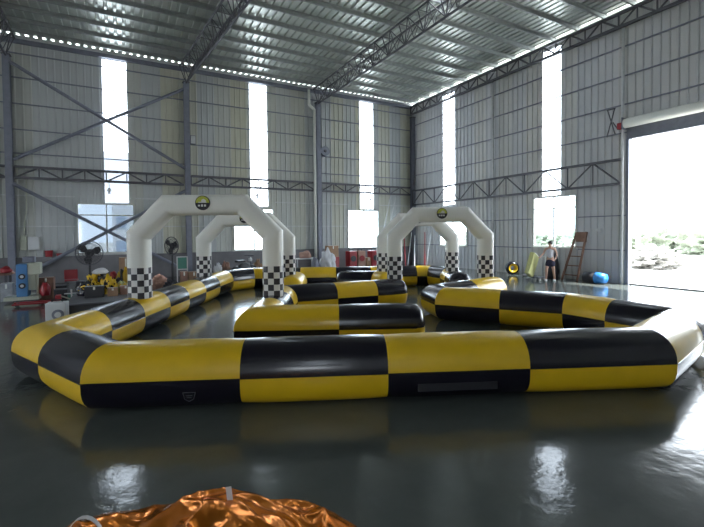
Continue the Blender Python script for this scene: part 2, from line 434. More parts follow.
# gable-side truss along the right wall
def side_truss(name, label, A, Z, h, n, r, m, verticals=True, ch=.09):
    A = Vector(A); Z = Vector(Z); t = thing(name, label, 'wall truss', A)
    E = Z - A; O = Vector()
    for nm, q in (('bottom_chord', 0), ('top_chord', h)):
        bm = B(); v = Vector((0, 0, q)); mid = (O + E) / 2 + v
        L = E.length; ang = math.atan2(E.y, E.x); box(bm, mid, (L, ch, ch), rz=ang); obj(nm, bm, m, t)
    bm = B(); lattice(bm, O, E, 0, 1, n, r, Vector((0, 0, h)), verticals); obj('web_lattice', bm, m, t)
side_truss('eaves_truss', 'dark lattice truss running along the top of the right wall', (XR - .3, YB - .3, 9.42), (XR - .3, YF + .1, 9.42), .49, 24, .035, M['dark_steel'], ch=.1)
side_truss('wind_truss', 'grey lattice girder across the right wall above its windows', (XR - .31, YB - .45, 3.72), (XR - .31, 8.62, 3.72), .88, 6, .032, M['dark_steel'])
xs = [XL + .2, -4.16, 2.56, 9.44, 15.95]
labs = ['', 'slim grey lattice girder on the back wall between the first and second columns', 'slim grey lattice girder on the back wall between the second column and the downpipe', 'slim grey lattice girder on the back wall between the downpipe and the far corner']
for i in range(1, 4):
    side_truss('wind_truss', labs[i], (xs[i] + .32, YB - .27, 4.38), (xs[i + 1] - .02, YB - .27, 4.38), .44, 4, .032, M['dark_steel'], ch=.1)
side_truss('wind_truss', 'slim grey lattice girder on the back wall at the left edge, past the first column', (XL + .04, YB - .27, 4.38), (-4.12, YB - .27, 4.38), .44, 8, .03, M['dark_steel'], ch=.1)

# X braces between first two columns
def bar(p0, p1, w_, label, nm='cross_brace'):
    bm = B(); tube(bm, p0, p1, w_ * 1.3, n=8)
    o = obj(nm, bm, M['steel']); tag(o, label, 'brace'); return o
yb = YB - .48
bar((-3.86, yb, 8.95), (2.6, yb, 5.13), .055, 'upper diagonal brace falling from the leftmost column to the second column')
bar((-3.86, yb + .15, 5.1), (2.6, yb + .15, 8.92), .055, 'upper diagonal brace rising from the leftmost column to the second column')
bar((-3.86, yb - .02, 4.1), (2.6, yb - .02, .25), .055, 'lower diagonal brace falling to the right across the left window')
bar((-3.86, yb + .13, .25), (2.6, yb + .13, 4.1), .055, 'lower diagonal brace rising to the right across the left window')

# ------------------------------------------------------------ downpipe, wall boxes, lamps
bm = B(); path(bm, [(9.0, YB - .44, 9.86), (9.0, YB - .44, 9.05), (9.3, YB - .44, 8.82), (9.3, YB - .44, .0)], .075, 12)
tag(obj('downpipe', bm, M['pvc'], smooth=True), 'cream downpipe with a swan neck beside the third column', 'pipe')
t = thing('wall_fan', 'round grey fan mounted right of the column with the downpipe', 'fan', (9.98, YB - .3, 6.62))
bm = B(); tube(bm, (0, .12, 0), (0, -.08, 0), .27, n=24); obj('fan_housing', bm, M['steel'], t)
bm = B(); tube(bm, (0, -.085, 0), (0, -.12, 0), .08, n=16); obj('fan_hub', bm, M['dark_steel'], t)
t = thing('electric_box', 'small grey box fixed to the second back wall column', 'electric box', (2.98, YB - .3, 6.55))
bm = B(); box(bm, (0, 0, 0), (.24, .2, .42), bev=.01); obj('box_body', bm, M['steel'], t)
bm = B(); box(bm, (0, -.105, 0), (.2, .012, .36)); obj('box_door', bm, M['light_steel'], t)
for i, (x0, x1, z0, z1, m, l) in enumerate(((-3.74, -3.54, 1.42, 2.02, 'cream', 'narrow cream electric box on the back wall by the leftmost column'), (-3.5, -3.12, 1.42, 1.97, 'light_steel', 'square grey electric panel beside the narrow cream box'))):
    t = thing('electric_box', l, 'electric box', ((x0 + x1) / 2, YB - .1, (z0 + z1) / 2))
    bm = B(); box(bm, (0, -.02, 0), (x1 - x0, .16, z1 - z0), bev=.01); obj('box_body', bm, M[m], t)
    bm = B(); box(bm, (0, -.105, 0), (x1 - x0 - .06, .012, z1 - z0 - .06)); obj('box_door', bm, M['wall_r' if i else 'cream'], t)
bm = B(); path(bm, [(-3.62, YB - .13, 2.02), (-3.6, YB - .13, 2.6), (-3.52, YB - .13, 3.0), (-3.5, YB - .13, 4.35)], .02, 6)
tag(obj('cable_conduit', bm, M['cream']), 'thin pale conduit rising from the cream electric box', 'conduit')
def lamp(x, y, z, L, label):
    t = thing('hanging_lamp', label, 'lamp', (x, y, z))
    bm = B(); tube(bm, (0, 0, 0), (0, 0, -L), .012, n=6); obj('lamp_cord', bm, M['dark'], t)
    bm = B(); tube(bm, (0, 0, -L), (0, 0, -L - .12), .05, .1, n=14); obj('lamp_shade', bm, M['light_steel'], t)
    bm = B(); lump(bm, (0, 0, -L - .24), (.05, .05, .13), 0, 0, 2); obj('lamp_bulb', bm, M['white'], t)
lamp(-.55, YB - .27, 4.38, .3, 'small bare lamp hanging under the girder by the left window')
lamp(6.1, YB - .27, 4.38, .3, 'small bare lamp hanging in front of the second back skylight')
lamp(13.0, YB - .27, 4.38, .3, 'small bare lamp hanging in front of the third back skylight')

# ------------------------------------------------------------ big door in the right wall
y0, y1 = DOOR[0], DOOR[1]
bm = B()
box(bm, (XR - .08, y1 + .05, 2.66), (.22, .1, 5.32)); box(bm, (XR - .08, y0 - .05, 2.66), (.22, .1, 5.32)); box(bm, (XR - .06, (y0 + y1) / 2, 5.40), (.2, y1 - y0 + .2, .16))
d = struct('door_1', bm, M['steel'])
bm = B(); box(bm, (XR - .1, (y0 + y1) / 2, 5.62), (.06, y1 - y0 + .2, .32)); obj('door_header', bm, M['steel'], d)
bm = B(); box(bm, (XR - .02, (y0 + y1) / 2, .02), (.1, y1 - y0, .05)); obj('door_threshold', bm, M['dark_steel'], d)
t = thing('roller_shutter', 'rolled up cream shutter drum above the big open door', 'roller shutter', (XR - .36, (y0 + y1) / 2, 5.86))
L = y1 - y0 + .1
bm = B(); tube(bm, (0, -L / 2, 0), (0, L / 2, 0), .17, n=24); obj('shutter_roll', bm, M['pvc'], t, True)
for sg in (-1, 1):
    bm = B(); box(bm, (.06, sg * (L / 2 + .03), 0), (.42, .03, .42)); obj('end_bracket', bm, M['steel'], t)
bm = B(); box(bm, (.05, L / 2 + .16, -.05), (.2, .2, .22), bev=.02); obj('motor', bm, M['red'], t)
t = thing('steel_bracket', 'crossed angle iron bracket on the post beside the roller drum', 'bracket', (XR - .34, 8.82, 6.0))
for p, q in (((0, 0, -.45), (0, .28, .5)), ((0, .3, -.5), (0, .02, .5)), ((0, 0, .5), (0, .3, .5)), ((0, .08, .0), (0, -.1, -.3))):
    bm = B(); tube(bm, p, q, .022, n=6); obj('bracket_bar', bm, M['dark_steel'], t)
bm = B(); box(bm, (XR - .16, 9.6, 2.02), (.1, .35, .12)); tag(obj('wall_socket_box', bm, M['light_steel']), 'small pale socket box on the right wall near the door post', 'electric box')

# ------------------------------------------------------------ outside
random.seed(3)
for i in range(12):
    bm = B(); h = random.uniform(1.6, 2.5); lump(bm, (0, 0, 0), (2.3, 2.3, h), .5, i, 4, 6)
    o = obj('bush', bm, M['leaf']); o.location = (44 + random.uniform(-2, 6), -8 + i * 5.0, -.25)
    tag(o, 'pale sunlit shrub in the far row outside the open door', 'bush', 'shrubs outside the door')
for i in range(12):
    bm = B(); h = random.uniform(.5, 1.1); lump(bm, (0, 0, 0), (1.1, 1.3, h), .6, i + 30, 4, 8)
    o = obj('rubble_mound', bm, M['rubble']); o.location = (27 + (i % 3) * 4.5, 1 + i * 2.0, -.25)
    tag(o, 'low pale rubble mound on the bright ground outside the open door', 'rubble', 'rubble outside the door')
t = thing('building', 'white building seen outside the left window', 'building', (1.0, 40, -.25))
bm = B(); box(bm, (0, 0, 2.3), (3.6, 6, 4.6)); obj('building_wall', bm, M['bld'], t)
for x in (-1.2, 0, 1.2):
    for z in (1.3, 3.3):
        bm = B(); box(bm, (x, -3.02, z), (.7, .05, 1.0)); obj('building_window', bm, M['dimglass'], t)

# ============================================================ the track
AX = Vector((.8988, -.4384, 0)); BX = Vector((.4384, .8988, 0)); ANG = math.atan2(AX.y, AX.x)
def ST(s, t, z=0): return AX * s + BX * t + Vector((0, 0, z))
R = .368
NR = 32
def seg_ring(bm, c, d, mit, r, side):
    """circle of radius r about c, direction d, sheared into the plane with normal mit"""
    vs = []
    for i in range(NR):
        a_ = 2 * PI * i / NR
        ca, sa = math.cos(a_), math.sin(a_); e_ = 2 / 2.15 if sa > 0 else 2 / 2.9
        o = side * (math.copysign(abs(ca) ** e_, ca) * r) + Vector((0, 0, math.copysign(abs(sa) ** e_, sa) * r))
        if mit is not None:
            o = o - d * (o.dot(mit) / d.dot(mit))
        p = c + o
        p.z = max(p.z, 0.004)
        vs.append(bm.verts.new(p))
    return vs
def barrier(name, label, pts, segs, capA=True, capB=True, flip=False, group=None):
    """pts: centre line (s,t); segs: per straight run a list of (fraction_end, colour) tiles, colour Y or K of the upper half"""
    P = [ST(s, t, R) for s, t in pts]
    th = thing(name, label, 'track barrier', ST(*pts[0]), 0, group); base = ST(*pts[0])
    n = len(P) - 1
    D = [(P[i + 1] - P[i]).normalized() for i in range(n)]
    mit = [D[0]] + [(D[i - 1] + D[i]).normalized() for i in range(1, n)] + [D[-1]]
    for i in range(n):
        bm = B(); d = D[i]; side = Vector((d.y, -d.x, 0)); L = (P[i + 1] - P[i]).length
        kinds = segs[i]; rows = []          # (position, mitre normal, radius, colour of the strip that follows)
        prev = 0
        kk = lambda c: c
        for fe, c in kinds:
            a0, a1 = prev, fe; ss = 7
            for j in range(ss):
                f = a0 + (a1 - a0) * j / ss
                e = j / ss
                rows.append((f, c, 1 - .03 * (1 - math.sin(PI * e)) ** 3))
            prev = fe
        rows.append((1, kinds[-1][1], .97))
        rings = []
        for f, c, rr in rows:
            c0 = P[i].lerp(P[i + 1], f)
            sk0 = max(0, 1 - f * L / .45); sk1 = max(0, 1 - (1 - f) * L / .45)
            if f == 0: m_ = mit[i]
            elif f == 1: m_ = mit[i + 1]
            elif sk0 > sk1: m_ = (d * (1 - sk0) + mit[i] * sk0).normalized()
            elif sk1 > 0: m_ = (d * (1 - sk1) + mit[i + 1] * sk1).normalized()
            else: m_ = d
            if (f == 0 and i > 0) or (f == 1 and i < n - 1): rr = .985
            rings.append(seg_ring(bm, c0 - base, d, m_, R * rr, side))
        for (ra, rb, row) in zip(rings, rings[1:], rows):
            for j in range(NR):
                f_ = bm.faces.new((ra[j], ra[(j + 1) % NR], rb[(j + 1) % NR], rb[j]))
                upper = j < NR / 2; y_ = (row[1] == 'Y') == upper
                f_.material_index = 0 if y_ else 1
        def cap(ring, c, dd, col):
            last = ring
            for e in (.25, .5, .72, .88, .97):
                rr = math.sqrt(max(0, 1 - e ** 2.6)) ; off = dd * (.2 * e)
                new = []
                for j, v in enumerate(ring):
                    o = v.co - (c - base); o = o * (rr if e < .97 else .3)
                    new.append(bm.verts.new((c - base) + o + off))
                for j in range(NR):
                    f_ = bm.faces.new((last[j], last[(j + 1) % NR], new[(j + 1) % NR], new[j]))
                    f_.material_index = 0 if (col == 'Y') == (j < NR / 2) else 1
                last = new
            f_ = bm.faces.new(last); f_.material_index = 0 if col == 'Y' else 1
        if i == 0 and capA: cap(rings[0], P[0], -D[0], kinds[0][1])
        if i == n - 1 and capB: cap(rings[-1], P[-1], D[-1], kinds[-1][1])
        bmesh.ops.recalc_face_normals(bm, faces=bm.faces)
        o = obj('barrier_section', bm, [M['yellow'], M['black']], th, True)
        # welded seam along both mid lines
        for sg, sn in ((1, 'seam'), (-1, 'seam')):
            bs = B()
            def edge(f, m_): 
                off = side * (R * sg * 1.0)
                off = off - d * (off.dot(m_) / d.dot(m_)); return P[i].lerp(P[i + 1], f) - base + off
            path(bs, [edge(0, mit[i]), edge(1, mit[i + 1])], .006, 6)
            obj(sn, bs, M['black'], o)
    return th

def tiles(L, bounds, cols):
    return [(min(1, b_ / L), c) for b_, c in zip(bounds, cols)]
import itertools
def run(p, q, cuts, cols):
    """cuts are absolute positions along the dominant axis between p and q"""
    ax = 0 if abs(q[0] - p[0]) > abs(q[1] - p[1]) else 1
    fr = [(c - p[ax]) / (q[ax] - p[ax]) for c in cuts] + [1.0]
    return list(zip(fr, cols))

# outer chain: from the far right end, along the back, down the left, across the front, round the right corner and the island
pts = [(4.05, 13.05), (4.15, 14.55), (3.75, 15.6), (-3.0, 15.6), (-3.8, 14.7), (-4.2, 6.25), (-2.66, 5.02), (4.05, 5.17), (5.68, 6.45), (4.78, 8.2), (2.62, 9.42), (2.55, 10.0), (4.55, 11.45)]
segs = [
    [(.45, 'K'), (1, 'Y')], [(1, 'K')],
        run(pts[2], pts[3], [3.13, 2.1, 1.41, .12, -1.2, -2.05], 'YKYKYKY'),
    [(1, 'K')],
        run(pts[4], pts[5], [13.15, 11.9, 10.7, 9.6, 8.45, 7.3], 'YKYKYKY'),
    [(.42, 'Y'), (1, 'K')],
    run(pts[6], pts[7], [-1.07, .62, 2.32], 'YKYK'),
    [(.7, 'Y'), (1, 'K')],
    [(.53, 'K'), (1, 'Y')],
    [(.52, 'K'), (1, 'Y')],
    [(1, 'K')],
    [(.5, 'K'), (1, 'Y')],
]
outer = barrier('track_barrier', 'longest yellow and black inflatable barrier, running round the whole track and across the foreground', pts, segs)
# centre C-shaped barrier
pts2 = [(1.42, 7.32), (-1.3, 7.36), (-1.2, 10.2), (1.78, 11.3)]
segs2 = [run(pts2[0], pts2[1], [.1], 'KY'), run(pts2[1], pts2[2], [8.3, 9.3], 'YKY'), run(pts2[2], pts2[3], [0, 1.05], 'KYK')]
barrier('track_barrier', 'C-shaped yellow and black inflatable barrier lying in the middle of the track', pts2, segs2)
# short pieces further back
barrier('track_barrier', 'short yellow inflatable barrier under the right leg of the far left arch', [(-1.25, 12.35), (-1.22, 13.9)], [[(1, 'Y')]])
barrier('track_barrier', 'mostly black inflatable barrier in front of the back row, by the far right arch', [(.3, 13.75), (1.45, 13.75), (1.72, 13.2)], [[(1, 'K')], [(1, 'Y')]])

# faint printed shields on the front face
base = ST(*pts[0])
for s, z in ((-1.62, .19),):
    bm = B(); t0 = 5.02 + .0224 * (s + 2.66) - .362
    for p, q in (((-.07, .045), (.07, .045)), ((.07, .045), (.05, -.03)), ((.05, -.03), (0, -.055)), ((0, -.055), (-.05, -.03)), ((-.05, -.03), (-.07, .045)), ((-.035, .01), (.035, .01)), ((-.025, -.012), (.025, -.012))):
        tube(bm, ST(s + p[0], t0, z + p[1]) - base, ST(s + q[0], t0, z + q[1]) - base, .004, n=6)
    obj('shield_mark', bm, M['grey_mark'], outer)
bm = B(); s = 1.45; box(bm, ST(s, 5.02 + .0224 * (s + 2.66) - .356, .19) - base, (.95, .02, .09), rz=math.atan2(AX.y, AX.x) + .0224, bev=.004); obj('velcro_patch', bm, M['dark'], outer)

# ------------------------------------------------------------ arches
def arch(s0, t0, label, half, top, z0=.70):
    th = thing('inflatable_arch', label, 'arch', ST(s0, t0, z0), ANG, 'white inflatable arches')
    HW = .212; xc = half - HW; zt_ = top - HW - z0; zs_ = zt_ - .62; xs_ = xc - .6
    pts = [(-xc, 0), (-xc, zs_), (-xs_, zt_), (xs_, zt_), (xc, zs_), (xc, 0)]
    zc = .63
    def sec(i, a_=None, n=40):
        out = []
        for j in range(n):
            th_ = 2 * PI * (j + .5) / n; c, s = math.cos(th_), math.sin(th_); e = 2 / 3.0
            out.append((HW * math.copysign(abs(c) ** e, c), HW * math.copysign(abs(s) ** e, s)))
        return out
    S = sec(0)
    full = [pts[0], (pts[0][0], zc)] + pts[1:-1] + [(pts[-1][0], zc), pts[-1]]
    V = [Vector((x, 0, z)) for x, z in full]; n = len(V) - 1
    D = [(V[i + 1] - V[i]).normalized() for i in range(n)]
    def ring(bm, i, f=None):
        if i == 0: m_ = D[0]
        elif i == n: m_ = D[-1]
        else: m_ = (D[i - 1] + D[i]).normalized()
        d = D[min(i, n - 1)]; side = Vector((d.z, 0, -d.x))
        out = []
        for x, y in S:
            o = side * x + Vector((0, y, 0)); o = o - d * (o.dot(m_) / d.dot(m_)); out.append(bm.verts.new(V[i] + o))
        return out
    # white beam: rings 1..n-1
    bm = B(); rs = [ring(bm, i) for i in range(1, n)]
    for a_, b_ in zip(rs, rs[1:]):
        for j in range(len(S)): bm.faces.new((a_[j], a_[(j + 1) % len(S)], b_[(j + 1) % len(S)], b_[j]))
    bmesh.ops.recalc_face_normals(bm, faces=bm.faces)
    es = [e for e in bm.edges if len(e.link_faces) == 2 and abs(e.verts[0].co.z - e.verts[1].co.z) < 9]
    o = obj('arch_beam', bm, M['white_vinyl'], th)
    for p in o.data.polygons: p.use_smooth = True
    # sharp welded mitres
    me = o.data; ns = len(S)
    for e in me.edges:
        a_, b_ = e.vertices
        if a_ // ns == b_ // ns: e.use_edge_sharp = True
    for sg in (-1, 1):
        bm = B(); rows = 5; h = zc / rows; X = sg * xc; grid = []
        for r_ in range(rows + 1):
            grid.append([bm.verts.new((X + x, y, r_ * h)) for x, y in S])
        cols_ = 12
        # perimeter arclength to get square checks
        per = [0]
        for j in range(len(S)):
            x0, y0_ = S[j]; x1, y1_ = S[(j + 1) % len(S)]; per.append(per[-1] + math.hypot(x1 - x0, y1_ - y0_))
        for r_ in range(rows):
            for j in range(len(S)):
                f_ = bm.faces.new((grid[r_][j], grid[r_][(j + 1) % len(S)], grid[r_ + 1][(j + 1) % len(S)], grid[r_ + 1][j]))
                cidx = int((per[j] + per[j + 1]) / 2 / per[-1] * cols_)
                f_.material_index = (cidx + r_) % 2
        bm.faces.new(grid[0])
        bmesh.ops.recalc_face_normals(bm, faces=bm.faces)
        obj('checkered_leg', bm, [M['check_white'], M['check_black']], th, False)
    # round badge on the crossbeam
    yb_ = -.222; zb = zt_ + .03
    bm = B(); tube(bm, (0, yb_ + .02, zb), (0, yb_, zb), .148, n=32); bd = obj('round_badge', bm, M['check_black'], th)
    bm = B(); vs = [bm.verts.new((.135 * math.cos(a_), yb_ - .003, zb + .135 * math.sin(a_))) for a_ in [PI * i / 16 for i in range(17)]]; bm.faces.new(vs); obj('badge_sun', bm, M['badge_y'], bd)
    bm = B()
    for (cx, w_, hh) in ((-.07, .05, .035), (-.01, .05, .045), (.05, .05, .04)):
        box(bm, (cx, yb_ - .005, zb - .055), (w_ * .8, .004, hh))
    box(bm, (0, yb_ - .005, zb + .01), (.16, .004, .018)); obj('badge_lettering', bm, M['badge_w'], bd)
    bm = B(); lump(bm, (.02, yb_ - .005, zb + .01), (.05, .01, .07), .2, 1, 2); obj('badge_emblem', bm, M['badge_w'], bd)
    return th
arch(-2.62, 8.78, 'large white inflatable arch nearest the camera on the left', 1.58, 2.82)
arch(-2.67, 13.0, 'white inflatable arch on the left, standing behind the nearest one', 1.51, 2.66)
arch(3.04, 11.6, 'nearer of the two white inflatable arches on the right', 1.51, 2.70)
arch(2.82, 13.65, 'farther white inflatable arch on the right, half hidden behind the nearer one', 1.365, 2.63)

# ============================================================ clutter, left
def carton(name, c, s, m, label, rz=0, group=None, cat='box'):
    t = thing(name, label, cat, c, rz, group)
    bm = B(); box(bm, (0, 0, s[2] / 2), s, bev=.008); obj('box_body', bm, m, t)
    bm = B(); box(bm, (0, 0, s[2] + .003), (s[0] * .96, .05, .004)); box(bm, (0, -s[1] / 2 - .002, s[2] * .85), (.05, .004, s[2] * .25)); obj('packing_tape', bm, M['pvc'], t)
    return t
# machine
t = thing('press_machine', 'blue and cream press machine with two round ports at the left edge', 'machine', (-2.7, 16.0, 0))
bm = B(); box(bm, (-.05, 0, .12), (.85, .6, .1)); obj('machine_base', bm, M['cream'], t)
bm = B(); box(bm, (-.04, 0, .65), (.27, .5, 1.0), bev=.015); bmb = obj('blue_cabinet', bm, M['blue'], t)
for z in (.78, .5):
    bm = B(); tube(bm, (-.03, -.25, z), (-.03, -.28, z), .085, n=20); p_ = obj('round_port', bm, M['dark'], bmb)
    bm = B(); tube(bm, (-.03, -.281, z), (-.03, -.29, z), .045, n=16); obj('port_dial', bm, M['white'], p_)
bm = B(); box(bm, (.25, 0, 1.0), (.32, .45, .36), bev=.03); box(bm, (.19, 0, .6), (.18, .3, .5)); obj('cream_head', bm, M['cream'], t)
bm = B(); tube(bm, (.32, -.1, .82), (.32, -.1, .2), .035, n=10); obj('press_ram', bm, M['cream'], t)
bm = B(); box(bm, (.12, 0, 1.28), (.3, .3, .18), bev=.03); obj('motor', bm, M['steel'], t)
# pallet jack lying in front
t = thing('pallet_jack', 'low red pallet jack in front of the blue press machine', 'pallet jack', (-2.3, 14.9, 0), .06)
for dy in (-.18, .18):
    bm = B(); box(bm, (0, dy, .08), (1.0, .12, .04), bev=.01); obj('fork', bm, M['red'], t)
bm = B(); box(bm, (.55, 0, .16), (.14, .4, .18), bev=.02); obj('pump_body', bm, M['red'], t)
bm = B(); tube(bm, (.6, 0, .22), (.85, 0, .10), .02); tube(bm, (.85, -.12, .10), (.85, .12, .10), .02); obj('handle', bm, M['cream'], t)
for x in (-.4, .5):
    bm = B(); tube(bm, (x, -.1, .05), (x, .1, .05), .05, n=14); obj('wheel', bm, M['dark'], t)
# workbench
t = thing('workbench', 'dark workbench at the left edge of the picture', 'table', (-3.75, 17.0, 0))
bm = B(); box(bm, (0, 0, .8), (1.1, .7, .06)); obj('table_top', bm, M['wood'], t)
for x in (-.45, .45):
    for y in (-.28, .28):
        bm = B(); box(bm, (x, y, .385), (.06, .06, .77)); obj('leg', bm, M['dark_steel'], t)
bm = B(); box(bm, (0, 0, .4), (.9, .5, .04)); obj('shelf', bm, M['dark_steel'], t)
bm = B(); lump(bm, (-3.32, 16.9, .83), (.14, .14, .22), .3, 4); tag(obj('cloth_bundle', bm, M['red'], smooth=True), 'small red cloth bundle on the dark workbench', 'cloth')
bm = B(); tube(bm, (-3.6, 16.95, .83), (-3.6, 16.95, 1.22), .06, .05, n=12); tag(obj('thread_cone', bm, M['white']), 'white spool standing on the dark workbench', 'spool')
carton('white_carton', (-3.2, 16.4, 0), (.3, .4, .55), M['carton_white'], 'greyish white carton between the workbench and the blue machine')
carton('cardboard_box', (-2.2, 16.3, 0), (.4, .4, .68), M['wood'], 'brown cardboard box right of the blue and cream machine')
bm = B(); lump(bm, (-2.18, 15.85, .15), (.12, .13, .42), .3, 9); tag(obj('fabric_bag', bm, M['red'], smooth=True), 'dark red bag leaning on the brown cardboard box', 'bag')
# things on the ledge
for x, w_, h, l in ((-2.81, .3, .25, 'red plastic tub on the ledge under the back wall'), (-2.43, .26, .12, 'flat red tray on the ledge right of the red tub')):
    t = thing('plastic_tub', l, 'tub', (x, YB - .13, DADO), 0)
    bm = B(); tube(bm, (0, 0, 0), (0, 0, h), .055, .07, n=20); bmesh.ops.scale(bm, vec=(w_ / .14, 1, 1), verts=bm.verts); obj('tub_body', bm, M['red'], t)
    bm = B(); tube(bm, (0, 0, h), (0, 0, h + .015), .075, .075, n=20); bmesh.ops.scale(bm, vec=(w_ / .14, 1, 1), verts=bm.verts); obj('tub_rim', bm, M['red'], t)
# red chair
t = thing('plastic_chair', 'dark red plastic chair standing against the grey lower wall', 'chair', (-1.7, 18.0, 0))
bm = B(); box(bm, (0, 0, .4), (.4, .4, .04), bev=.015); obj('seat', bm, M['red'], t)
bm = B(); box(bm, (0, -.18, .62), (.4, .035, .34), bev=.012); obj('backrest', bm, M['red'], t)
for x in (-.17, .17):
    for y in (-.17, .17):
        bm = B(); tube(bm, (x * 1.1, y * 1.1, 0), (x, y, .38), .016); obj('leg', bm, M['dark_steel'], t)
# low dark goods between the machine and the platform
for i, (x, y, sz, m, l) in enumerate(((-1.75, 15.6, (.34, .3, .34), 'dark', 'black crate on the floor below the red chair'), (-1.25, 16.2, (.3, .3, .5), 'cloth_dark', 'tall dark crate behind the black pedestal fan'), (-1.45, 15.3, (.2, .2, .22), 'green', 'small green crate on the floor left of the low platform'), (-2.0, 17.2, (.5, .4, .3), 'dark', 'wide black crate under the red chair, behind the brown box'))):
    t = thing('crate', l, 'crate', (x, y, 0))
    bm = B(); box(bm, (0, 0, sz[2] / 2), sz, bev=.01); obj('crate_body', bm, M[m], t)
    bm = B(); box(bm, (0, 0, sz[2] + .01), (sz[0] * 1.05, sz[1] * 1.05, .025), bev=.005); obj('crate_lid', bm, M['dark_steel'], t)
t = thing('thread_stand', 'small pale stand with crossed arms on the floor between machine and platform', 'stand', (-1.4, 14.7, 0))
bm = B(); tube(bm, (0, 0, 0), (0, 0, .42), .02); obj('stand_pole', bm, M['white'], t)
bm = B(); tube(bm, (-.18, 0, .3), (.18, 0, .3), .018); tube(bm, (0, -.15, .3), (0, .15, .3), .018); obj('stand_arm', bm, M['white'], t)
bm = B(); tube(bm, (0, 0, 0), (0, 0, .02), .14, n=16); obj('stand_base', bm, M['white'], t)
# standing fans
def fan(x, y, h, r, rz, label):
    t = thing('pedestal_fan', label, 'fan', (x, y, 0), rz, 'black pedestal fans')
    bm = B(); tube(bm, (0, 0, 0), (0, 0, .05), .24, .22, n=24); obj('fan_base', bm, M['dark'], t)
    bm = B(); tube(bm, (0, 0, .05), (0, 0, h - .1), .03, n=12); tube(bm, (0, 0, .05), (0, 0, h * .55), .045, n=12); obj('fan_pole', bm, M['dark'], t)
    bm = B(); tube(bm, (0, .22, h), (0, .0, h), .1, .13, n=18); tube(bm, (0, .06, h - .16), (0, .06, h), .05, n=10); obj('fan_motor', bm, M['dark'], t)
    hub = B(); tube(hub, (0, -.0, h), (0, -.09, h), .05, n=14)
    hb = obj('fan_hub', hub, M['dark'], t)
    for i in range(3):
        a_ = i * 2 * PI / 3 + .4; bm = B()
        c0 = Vector((math.cos(a_), 0, math.sin(a_))); c1 = Vector((-math.sin(a_), 0, math.cos(a_)))
        q = [c0 * .05 - c1 * .03, c0 * r * .55 - c1 * .13, c0 * r * .9 - c1 * .06, c0 * r * .9 + c1 * .09, c0 * r * .5 + c1 * .1, c0 * .05 + c1 * .03]
        vs = [bm.verts.new(Vector((0, -.06 + .03 * (i2 / 5), h)) + p) for i2, p in enumerate(q)]; f_ = bm.faces.new(vs)
        ex = bmesh.ops.extrude_face_region(bm, geom=[f_]); bmesh.ops.translate(bm, vec=(0, -.006, 0), verts=[v for v in ex['geom'] if isinstance(v, bmesh.types.BMVert)])
        obj('fan_blade', bm, M['dark'], t)
    bm = B(); 
    for yy, rr in ((-.14, r * .45), (-.12, r * .75), (-.02, r), (-.05, r), (.04, r * .8)):
        for i in range(32):
            a0 = 2 * PI * i / 32; a1 = 2 * PI * (i + 1) / 32
            tube(bm, (rr * math.cos(a0), yy, h + rr * math.sin(a0)), (rr * math.cos(a1), yy, h + rr * math.sin(a1)), .012 if rr == r else .006, n=4)
    for i in range(30):
        a0 = 2 * PI * i / 30; c_, s_ = math.cos(a0), math.sin(a0)
        tube(bm, (.06 * c_, -.15, h + .06 * s_), (r * .75 * c_, -.12, h + r * .75 * s_), .004, n=4)
        tube(bm, (r * .75 * c_, -.12, h + r * .75 * s_), (r * c_, -.035, h + r * s_), .004, n=4)
        tube(bm, (.1 * c_, .06, h + .1 * s_), (r * c_, -.035, h + r * s_), .004, n=4)
    obj('fan_guard', bm, M['dark_steel'], t)
fan(-.99, 15.7, 1.44, .38, -.1, 'black pedestal fan in front of the left window')
fan(1.66, 18.0, 1.55, .36, -.9, 'black pedestal fan left of the green board, seen through the nearest arch')
